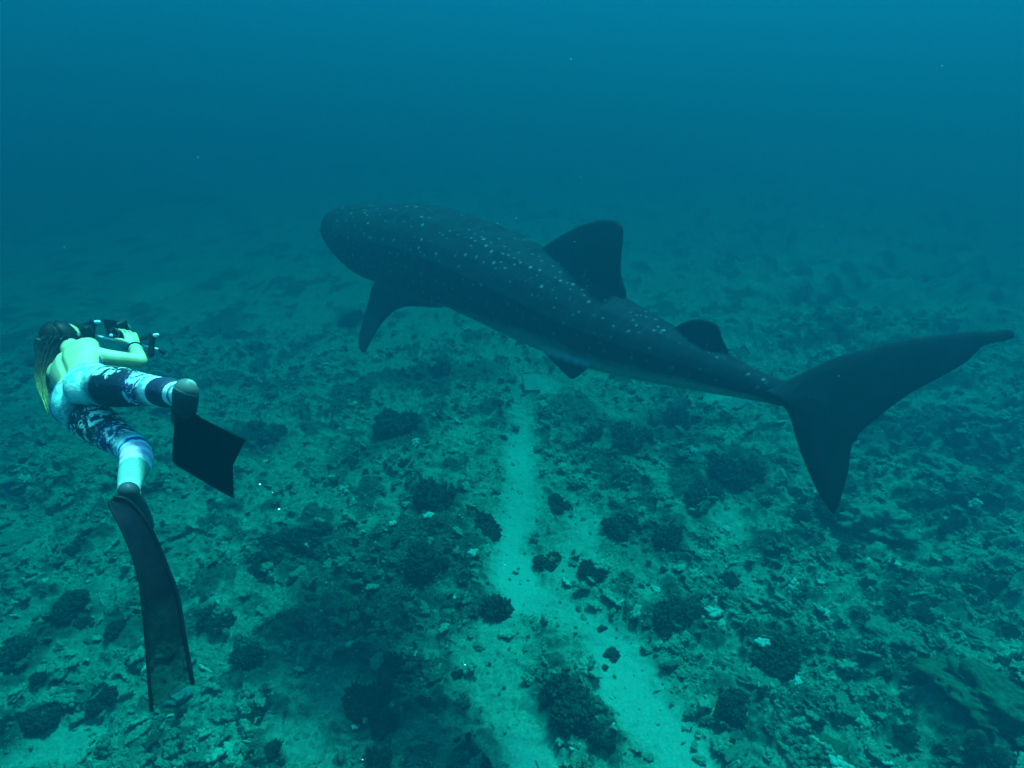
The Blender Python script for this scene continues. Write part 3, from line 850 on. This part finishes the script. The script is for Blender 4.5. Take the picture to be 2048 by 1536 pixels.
F_all = np.array([p.vertices[:] for p in body_me.polygons if len(p.vertices) == 4])
nor = np.empty(len(body_me.vertices) * 3, np.float32); body_me.vertices.foreach_get('normal', nor); nor = nor.reshape(-1, 3)
def shell(name, sel, off, attrs=None, thick=True):
    f = F_all[sel[F_all].all(1)]
    idx = np.unique(f); mp = -np.ones(len(bco), int); mp[idx] = np.arange(len(idx))
    Vo = bco[idx] + nor[idx] * off
    me = tri_mesh(name, Vo, mp[f])
    for k, v in (attrs or {}).items(): vattr(me, k, v[idx])
    return me
axp = np.where(isL[:, None], HPL + (KNL - HPL) * np.clip(par, 0, 1)[:, None], HPR + (KNR - HPR) * np.clip(par, 0, 1)[:, None]); ups = ((bco - axp) @ UP) / .08
below = (.050 + .50 * lat) - hgt
leg_sel = (below > 0) & (dleg < .24) & (par < 1.985) & ~((dAr < .06) & (hgt > .02))
legg = shell('leggings', leg_sel, .0035, {'leg': par, 'ups': ups, 'left': isL.astype(float), 'hgt': hgt, 'back': back, 'below': below, 'lat': lat})
m_leg, nt, b = mat_base('printed_leggings')
oc = objco(nt); pa = attr(nt, 'leg'); lf = attr(nt, 'left'); hg = attr(nt, 'hgt')
n1 = noise(nt, 13, 4, .62, oc, 1.2); n2 = noise(nt, 34, 5, .7, oc, 1.5); n3 = noise(nt, 20, 3, .5, oc, 2.5)
white = (.58, .70, .60); teal = (.14, .46, .40)
basec = mixc(nt, ramp(nt, n1, [(.42, 0), (.6, 1)]), white, teal)
# dark leafy print on the thighs; heavier on the right leg
bandm = ramp(nt, mth(nt, 'DIVIDE', pa, 2.0), [(.06, 0), (.12, 1), (.42, 1), (.47, 0)])
heavy = mth(nt, 'MULTIPLY', mth(nt, 'MULTIPLY', mth(nt, 'SUBTRACT', 1.0, lf), ramp(nt, mth(nt, 'ADD', mth(nt, 'MULTIPLY', attr(nt, 'ups'), .5), .5), [(.62, 1), (.86, -.0)])), ramp(nt, mth(nt, 'DIVIDE', pa, 2.0), [(.07, 0), (.11, .20), (.32, .20), (.38, .0)]))
pat = ramp(nt, mth(nt, 'ADD', mth(nt, 'ADD', mth(nt, 'MULTIPLY', n1, .66), mth(nt, 'MULTIPLY', n2, .40)), heavy), [(.485, 0), (.515, 1)])
dk = mth(nt, 'MULTIPLY', bandm, pat)
c = mixc(nt, dk, basec, (.010, .016, .030))
viol = mth(nt, 'MULTIPLY', ramp(nt, mth(nt, 'DIVIDE', pa, 2.0), [(.30, 0), (.36, 1), (.46, 1), (.5, 0)]), ramp(nt, n3, [(.46, 0), (.50, 1), (.56, 1), (.6, 0)]))
c = mixc(nt, mth(nt, 'MULTIPLY', viol, .38), c, (.14, .14, .45))
# rings and bands from the knee down
ring = nt.nodes.new('ShaderNodeValToRGB'); ring.color_ramp.interpolation = 'CONSTANT'
nt.links.new(mth(nt, 'SUBTRACT', mth(nt, 'ADD', pa, mth(nt, 'MULTIPLY', n3, .10)), .95), ring.inputs[0])
stops = [(0, (.62, .76, .80)), (.07, (.03, .08, .30)), (.13, (.70, .70, .78)), (.21, (.62, .38, .60)), (.32, (.72, .68, .76)), (.40, (.60, .38, .58)), (.50, (.66, .70, .74)), (.58, (.11, .33, .25)), (.97, (.2, .4, .4))]
els = ring.color_ramp.elements
while len(els) < len(stops): els.new(.5)
for e, (p, q_) in zip(els, stops): e.position = p; e.color = (*q_, 1)
fine = nt.nodes.new('ShaderNodeMath'); fine.operation = 'SINE'; nt.links.new(mth(nt, 'MULTIPLY', pa, 210.0), fine.inputs[0])
ringc = mixc(nt, mth(nt, 'MULTIPLY', ramp(nt, fine.outputs[0], [(.4, 0), (.8, .35)]), ramp(nt, mth(nt, 'DIVIDE', pa, 2.0), [(.74, 0), (.77, 1)])), ring.outputs[0], (.75, .82, .78))
ringR = nt.nodes.new('ShaderNodeValToRGB'); ringR.color_ramp.interpolation = 'CONSTANT'
nt.links.new(mth(nt, 'SUBTRACT', mth(nt, 'ADD', pa, mth(nt, 'MULTIPLY', n3, .08)), .95), ringR.inputs[0])
stops = [(0, (.55, .70, .74)), (.10, (.02, .03, .06)), (.62, (.03, .05, .08)), (.74, (.60, .74, .72)), (.86, (.10, .18, .2)), (.93, (.5, .66, .64))]
els = ringR.color_ramp.elements
while len(els) < len(stops): els.new(.5)
for e, (p, q_) in zip(els, stops): e.position = p; e.color = (*q_, 1)
ringc = mixc(nt, lf, ringR.outputs[0], ringc)
c = mixc(nt, ramp(nt, mth(nt, 'DIVIDE', pa, 2.0), [(.47, 0), (.475, 1)]), c, ringc)
# waistband: one blue band
c = mixc(nt, ramp(nt, mth(nt, 'MULTIPLY', attr(nt, 'below'), 10.0), [(.10, 0), (.14, 1), (.30, 1), (.36, 0)]), c, (.03, .10, .48))
mp_ = nt.nodes.new('ShaderNodeMapping'); mp_.inputs['Scale'].default_value = (14, 40, 40); nt.links.new(oc, mp_.inputs[0]); bump(nt, b, noise(nt, 1.0, 3, .5, mp_.outputs[0], 1.5), .35, .012)
nt.links.new(c, b.inputs['Base Color']); b.inputs['Roughness'].default_value = .7; b.inputs['Specular IOR Level'].default_value = .1
link('leggings', legg, m_leg, person)
# swim top: front and sides only, the back is bare
top_sel = (hgt > .20) & (hgt < LT - .075) & (back < -.01) & (dS < .16) & (dAr > .055) & (dAl > .055)
m_top = plain('navy_swim_top', (.03, .06, .16), .6)
link('swim_top', shell('swim_top', top_sel, .003), m_top, person)

# hair
m_hair, nt, b = mat_base('wet_hair')
tz = attr(nt, 'tip'); n1 = noise(nt, 60, 3, .6, objco(nt))
nt.links.new(ramp(nt, mth(nt, 'ADD', tz, mth(nt, 'MULTIPLY', mth(nt, 'SUBTRACT', n1, .5), .3)), [(.28, (.012, .010, .009)), (.52, (.09, .07, .028)), (.85, (.48, .42, .15))]), b.inputs['Base Color'])
b.inputs['Roughness'].default_value = .5; b.inputs['Specular IOR Level'].default_value = .12
s = Soup(); s.ell(HC - fd * .020 + hv * .012, (hl, fd, hv), (.090, .096, .110), 22, 30)
hm = s.mesh('hair'); hc = coords(hm)
k = np.clip(((hc - HC) @ fd) / .09, -1, 1)
for i, p in enumerate(hc):                                        # open round the face, stranded surface
    q_ = Vector(p) * 22; r = 1 + .05 * mn.noise(Vector((q_.x, q_.y, q_.z * .3)))
    if k[i] > .62: r *= 1 - .45 * (k[i] - .62)
    hm.vertices[i].co = Vector(HC + (p - HC) * r)
s = Soup(); tips = []
path = [(116, 668, 3.40), (102, 692, 3.36), (93, 720, 3.31), (84, 750, 3.27), (89, 785, 3.22), (97, 812, 3.19), (104, 836, 3.17)]
PH = np.array([W(*p) for p in path])
for i in range(330):
    rr = RNG.normal(0, 1, 2); wd = np.array([.040, .034, .022, .0135, .0105, .0085, .007])
    ph = RNG.random() * 6; n_ = 5 + RNG.integers(3); endf = .62 + .38 * RNG.random()
    pts = PH + (RIGHT * np.clip(rr[0], -1.7, 1.7) + nrm(UP * .2 + FWD) * rr[1] * .8) * wd[:, None] + np.column_stack([.006 * np.sin(ph + np.arange(7) * 1.3), .006 * np.cos(ph * 2 + np.arange(7)), np.zeros(7)])
    pts = cat(pts, 16)[:max(6, int(16 * endf))]
    v0 = len(s.v); s.tube(pts, np.linspace(.0030, .0011, len(pts)), 5, cap=False); tips.extend([0] * (len(s.v) - v0))
for i in range(60):                                               # strands lying over the crown
    a0 = RNG.random() * 3.14; pts = []
    for t in np.linspace(-.2, 1.5, 9):
        dv = hv * math.cos(t) * 1.0 - fd * math.sin(t) * math.sin(a0) + hl * math.sin(t) * math.cos(a0)
        pts.append(HC - fd * .02 + hv * .012 + (hl * np.dot(dv, hl) * .096 + fd * np.dot(dv, fd) * .102 + hv * np.dot(dv, hv) * .114))
    s.tube(pts, [.0035] * 9, 5, cap=False)
hm2 = s.mesh('hair_strands')
def tipattr(me):
    cc = coords(me); _, pp_ = seg_param(cc, list(PH)); vattr(me, 'tip', pp_ / 6)
tipattr(hm); tipattr(hm2)
hair = link('hair', hm, m_hair, person)
st = link('hair_strands', hm2, m_hair, hair)
# mask: strap, frame and glass
m_black = plain('black_rubber', (.008, .009, .011), .45, spec=.08); m_pocket = plain('fin_pocket_rubber', (.045, .055, .06), .4, spec=.12); m_grey = plain('grey_rubber', (.10, .12, .13), .5)
mask = Soup(); el = lambda t, r=1.0, h=0: HC - fd * .018 + hl * .080 * r * math.cos(t) + fd * .102 * r * math.sin(t) + hv * (.018 + h)
rings = []
for i in range(41):
    t = rad(118) + rad(304) * i / 40; lft = .028 * math.exp(-((t - rad(270)) / .7) ** 2)
    o_ = nrm(el(t) - HC); w2 = .014 + .010 * math.exp(-((t - rad(270)) / .6) ** 2)
    p = el(t, 1.0, lft)
    rings.append([p + hv * w2 + o_ * .004, p + hv * w2, p - hv * w2, p - hv * w2 + o_ * .004])
mask.ring_loft(rings)
msk = link('dive_mask', (lambda q: (q.box(HC + fd * .098 + hv * .014, (hl, fd, hv), (.075, .026, .042), .018), q.mesh('dive_mask'))[1])(Soup()), m_black, person)
link('strap', mask.mesh('strap'), m_grey, msk)
gl = Soup(); gl.box(HC + fd * .1265 + hv * .016, (hl, fd, hv), (.060, .002, .030), .0015); m_glass = plain('mask_glass', (.03, .06, .07), .08, spec=.8); link('mask_glass', gl.mesh('mask_glass'), m_glass, msk)
# bracelets
for k_, (f_, mt_) in enumerate(((.86, m_black), (.72, plain('pale_cord', (.6, .6, .55))))):
    c0 = ELR + (WRR - ELR) * f_; ax = nrm(WRR - ELR); u_ = nrm(np.cross(ax, UP)); v_ = np.cross(ax, u_)
    s = Soup(); s.torus(c0, u_, v_, .0335 + .002 * (1 - k_), .0045); link('bracelet', s.mesh('bracelet'), mt_, person)

# fins on the feet
m_blade, nt, b = mat_base('fin_blade')
ta = attr(nt, 'run'); n1 = noise(nt, 9, 4, .6, objco(nt), 1.0)
nt.links.new(ramp(nt, n1, [(.3, (.003, .004, .007)), (.7, (.010, .012, .016))]), b.inputs['Base Color']); b.inputs['Roughness'].default_value = .35; b.inputs['Specular IOR Level'].default_value = .06
tr = nt.nodes.new('ShaderNodeBsdfTransparent'); tr.inputs[0].default_value = (.80, .88, .88, 1); mx = nt.nodes.new('ShaderNodeMixShader')
nt.links.new(ramp(nt, mth(nt, 'ADD', ta, mth(nt, 'MULTIPLY', mth(nt, 'SUBTRACT', n1, .5), .35)), [(.52, 0), (.76, .28), (1.0, .78)]), mx.inputs[0]); nt.links.new(b.outputs[0], mx.inputs[1]); nt.links.new(tr.outputs[0], mx.inputs[2]); nt.links.new(mx.outputs[0], nt.nodes['Material Output'].inputs[0])
m_blade_dark = plain('fin_blade_dark', (.003, .004, .007), .5, spec=.04)
def blade(name, L, R, mat, parent, th=.004, n=34, m=9, camber=.0):
    L = cat(np.array(L), n); R = cat(np.array(R), n); rings = []; run = []
    for i in range(n):
        n_ = nrm(np.cross(R[i] - L[i], L[min(i + 1, n - 1)] - L[max(i - 1, 0)]))
        top, bot = [], []
        for j in range(m + 1):
            p = L[i] + (R[i] - L[i]) * j / m + n_ * camber * math.sin(math.pi * j / m)
            top.append(p + n_ * th * .5); bot.append(p - n_ * th * .5)
        rings.append(top + bot[::-1])
    s = Soup(); s.ring_loft(rings); me = s.mesh(name)
    run = np.concatenate([np.repeat(np.linspace(0, 1, n), 2 * (m + 1)), [0, 1]]); vattr(me, 'run', run)
    o = link(name, me, mat, parent); return o, L, R
# trailing left fin: sole towards us, hanging almost straight down
fl_ = bpy.data.objects.new('swim_fin', None); COL.objects.link(fl_); fl_.parent = person; bpy.context.view_layer.update(); fl_.matrix_parent_inverse = person.matrix_world.inverted(); bpy.context.view_layer.update()
fl_['label'] = 'long hanging black fin whose tip fades to smoky translucent'
Lp = [(219, 1001, 2.19), (222, 1016, 2.18), (240, 1050, 2.17), (262, 1100, 2.17), (279, 1160, 2.17), (289, 1240, 2.17), (296, 1330, 2.18), (303, 1420, 2.20)]
Rp = [(230, 994, 2.20), (258, 1002, 2.22), (292, 1042, 2.24), (317, 1092, 2.26), (335, 1138, 2.27), (354, 1188, 2.28), (369, 1275, 2.29), (385, 1366, 2.30)]
bl, Lq, Rq = blade('blade', [W(*p) for p in Lp], [W(*p) for p in Rp], m_blade, fl_, camber=.006)
for nm, q_, r_ in (('rail', Lq, .0065), ('rail', Rq, .0085)):
    s = Soup(); s.tube(q_, np.linspace(r_ * .8, r_, len(q_)), 8, up=FWD); link(nm, s.mesh(nm), m_black, fl_)
s = Soup(); s.tube([ANL + (ANL - TOL) * .04, ANL * .6 + TOL * .4, TOL, TOL + (TOL - ANL) * .2], [.0345, .038, .033, .016], 18, 14); link('foot_pocket', s.mesh('foot_pocket'), m_pocket, fl_)
# raised right fin
fr_ = bpy.data.objects.new('swim_fin', None); COL.objects.link(fr_); fr_.parent = person; bpy.context.view_layer.update(); fr_.matrix_parent_inverse = person.matrix_world.inverted(); bpy.context.view_layer.update()
fr_['label'] = 'raised black fin with a notched end, below the bent right leg'
Lp = [(355, 818, 2.22), (351, 862, 2.25), (348, 905, 2.28), (352, 926, 2.31), (392, 951, 2.38), (432, 975, 2.45), (467, 994, 2.50)]
Rp = [(378, 818, 2.22), (396, 834, 2.26), (418, 846, 2.30), (438, 856, 2.34), (458, 866, 2.39), (475, 874, 2.44), (490, 881, 2.48)]
Lw, Rw = [W(*p) for p in Lp], [W(*p) for p in Rp]
bl2, Lq, Rq = blade('blade', Lw, Rw, m_blade_dark, fr_, camber=.012, m=14)
# notch: the end edge curves inwards
me = bl2.data; cc = coords(me); e0, e1 = Lq[-1], Rq[-1]; inw = nrm((Lq[-8] + Rq[-8]) - (e0 + e1)); tt = ((cc - e0) @ (e1 - e0)) / np.dot(e1 - e0, e1 - e0)
run = np.empty(len(cc), np.float32); me.attributes['run'].data.foreach_get('value', run)
cc = cc + inw * (.030 * np.sin(np.pi * np.clip(tt, 0, 1)) * sstep(.75, 1, run))[:, None]
me.vertices.foreach_set('co', cc.astype(np.float32).ravel())
for q_ in (Lq, Rq):
    s = Soup(); s.tube(q_, [.0055] * len(q_), 8, up=FWD); link('rail', s.mesh('rail'), m_black, fr_)
m_sock, nt, b = mat_base('dive_sock')  # pale bands paint an arc of highlight onto the top of the heel
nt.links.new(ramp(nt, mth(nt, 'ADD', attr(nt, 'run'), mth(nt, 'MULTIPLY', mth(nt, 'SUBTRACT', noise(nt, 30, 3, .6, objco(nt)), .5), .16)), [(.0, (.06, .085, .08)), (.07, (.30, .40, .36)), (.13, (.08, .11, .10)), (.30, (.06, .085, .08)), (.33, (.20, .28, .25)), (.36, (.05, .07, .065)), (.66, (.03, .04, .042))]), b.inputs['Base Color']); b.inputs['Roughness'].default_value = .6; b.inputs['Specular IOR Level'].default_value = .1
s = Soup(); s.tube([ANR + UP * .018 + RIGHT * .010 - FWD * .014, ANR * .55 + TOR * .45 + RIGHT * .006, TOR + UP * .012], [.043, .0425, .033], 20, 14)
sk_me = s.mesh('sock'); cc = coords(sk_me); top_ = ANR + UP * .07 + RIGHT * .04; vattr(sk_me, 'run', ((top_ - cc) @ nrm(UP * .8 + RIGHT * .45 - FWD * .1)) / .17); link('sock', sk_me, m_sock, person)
s = Soup(); s.tube([ANR * .5 + TOR * .5 - RIGHT * .004 - FWD * .02, TOR - FWD * .01, W(364, 836, 2.26)], [.026, .027, .020], 16, 10); link('foot_pocket', s.mesh('foot_pocket'), m_black, fr_)

# ------------------------------------------------------------------ the camera rig the swimmer holds
RC = W(240, 682, 3.62); A, B = W(168, 667, 3.70), W(321, 700, 3.58)
e1 = nrm(B - A); e3 = nrm(UPW - e1 * np.dot(UPW, e1)); e2 = np.cross(e3, e1)
rig = empty('camera_rig', tuple(RC)); tag(rig, 'underwater camera housing on a white bar with two black grips, held by the swimmer', 'camera')
m_white = plain('white_tube', (.72, .74, .72), .4); m_dkpl = plain('dark_plastic', (.012, .014, .018), .45, spec=.12)
s = Soup(); s.tube([A, B], [.0085, .0085], 12, 6); link('bar', s.mesh('bar'), m_white, rig)
for (gx_, gy_, tx, ty, bx, by, dd, ex, ey) in ((186, 643, 183, 681, 151, 661, 3.66, 197, 644), (304, 670, 302, 708, 268, 686, 3.55, 314, 670)):
    s = Soup(); s.tube([W(gx_, gy_, dd), W((gx_ + tx) / 2, (gy_ + ty) / 2, dd), W(tx, ty, dd)], [.019, .0165, .020], 14, 12); link('grip', s.mesh('grip'), m_dkpl, rig)
    s = Soup(); s.tube([W(bx, by, dd + .10), W((bx + gx_) / 2, (by + gy_) / 2 - 2, dd + .04), W(gx_ + 4, gy_ + 3, dd)], [.010, .014, .017], 12, 12); arm = link('light_arm', s.mesh('light_arm'), m_dkpl, rig)
    s = Soup(); s.tube([W(gx_ + 4, gy_ + 2, dd), W(ex, ey, dd - .01)], [.014, .0115], 12, 4); link('arm_tip', s.mesh('arm_tip'), m_white, arm)
s = Soup(); s.tube([B, B + e1 * .015 - e3 * .012], [.014, .013], 12, 4); link('end_cap', s.mesh('end_cap'), m_dkpl, rig)
hcen = W(234, 656, 3.68); s = Soup(); s.box(hcen, (e1, e2, e3), (.052, .042, .050), .014); hs = link('housing', s.mesh('housing'), m_dkpl, rig)
s = Soup(); s.tube([hcen + FWD * .03, hcen + FWD * .07], [.038, .040], 20, 4); link('lens_port', s.mesh('lens_port'), m_grey, hs)
s = Soup(); s.torus(hcen - e2 * .045 + e1 * .032, e1, e3, .026, .006); link('trigger_loop', s.mesh('trigger_loop'), m_grey, hs)
s = Soup(); s.tube([hcen - e3 * .05, hcen - e3 * .085 - e1 * .01], [.012, .012], 10, 4); link('mount', s.mesh('mount'), m_grey, hs)
s = Soup(); s.tube([hcen + e3 * .056 - e1 * .05 - e2 * .03, hcen + e3 * .066 + e1 * .04 - e2 * .03], [.008, .010], 10, 6); link('top_handle', s.mesh('top_handle'), m_dkpl, hs)
s = Soup(); s.ell(W(222, 671, 3.60), np.eye(3), (.010, .010, .010), 8, 10); link('knob', s.mesh('knob'), m_white, rig)

# ------------------------------------------------------------------ specks drifting in the water
s = Soup()
def speck(px, py, d_, r_):
    q_ = RNG.random(3) * .6 + .7
    s.ell(W(px, py, d_), np.eye(3), q_ * r_, 5, 6)
for px, py, d_, r_ in ((520, 970, 1.5, .0035), (558, 1019, 1.6, .0028), (545, 985, 1.7, .0014), (1142, 118, 2.6, .0026), (1884, 132, 2.4, .0026), (930, 1330, 1.5, .002), (1010, 1130, 1.8, .0015)):
    speck(px, py, d_, r_)
for i in range(110):
    speck(RNG.uniform(-200, 2250), RNG.uniform(300, 1536), RNG.uniform(1.5, 6), RNG.uniform(.0006, .0016))
m_speck = plain('drifting_flake', (.6, .6, .55), .7)
sp_ = link('marine_snow', s.mesh('marine_snow'), m_speck); tag(sp_, 'tiny pale flakes drifting in the water', kind='stuff')
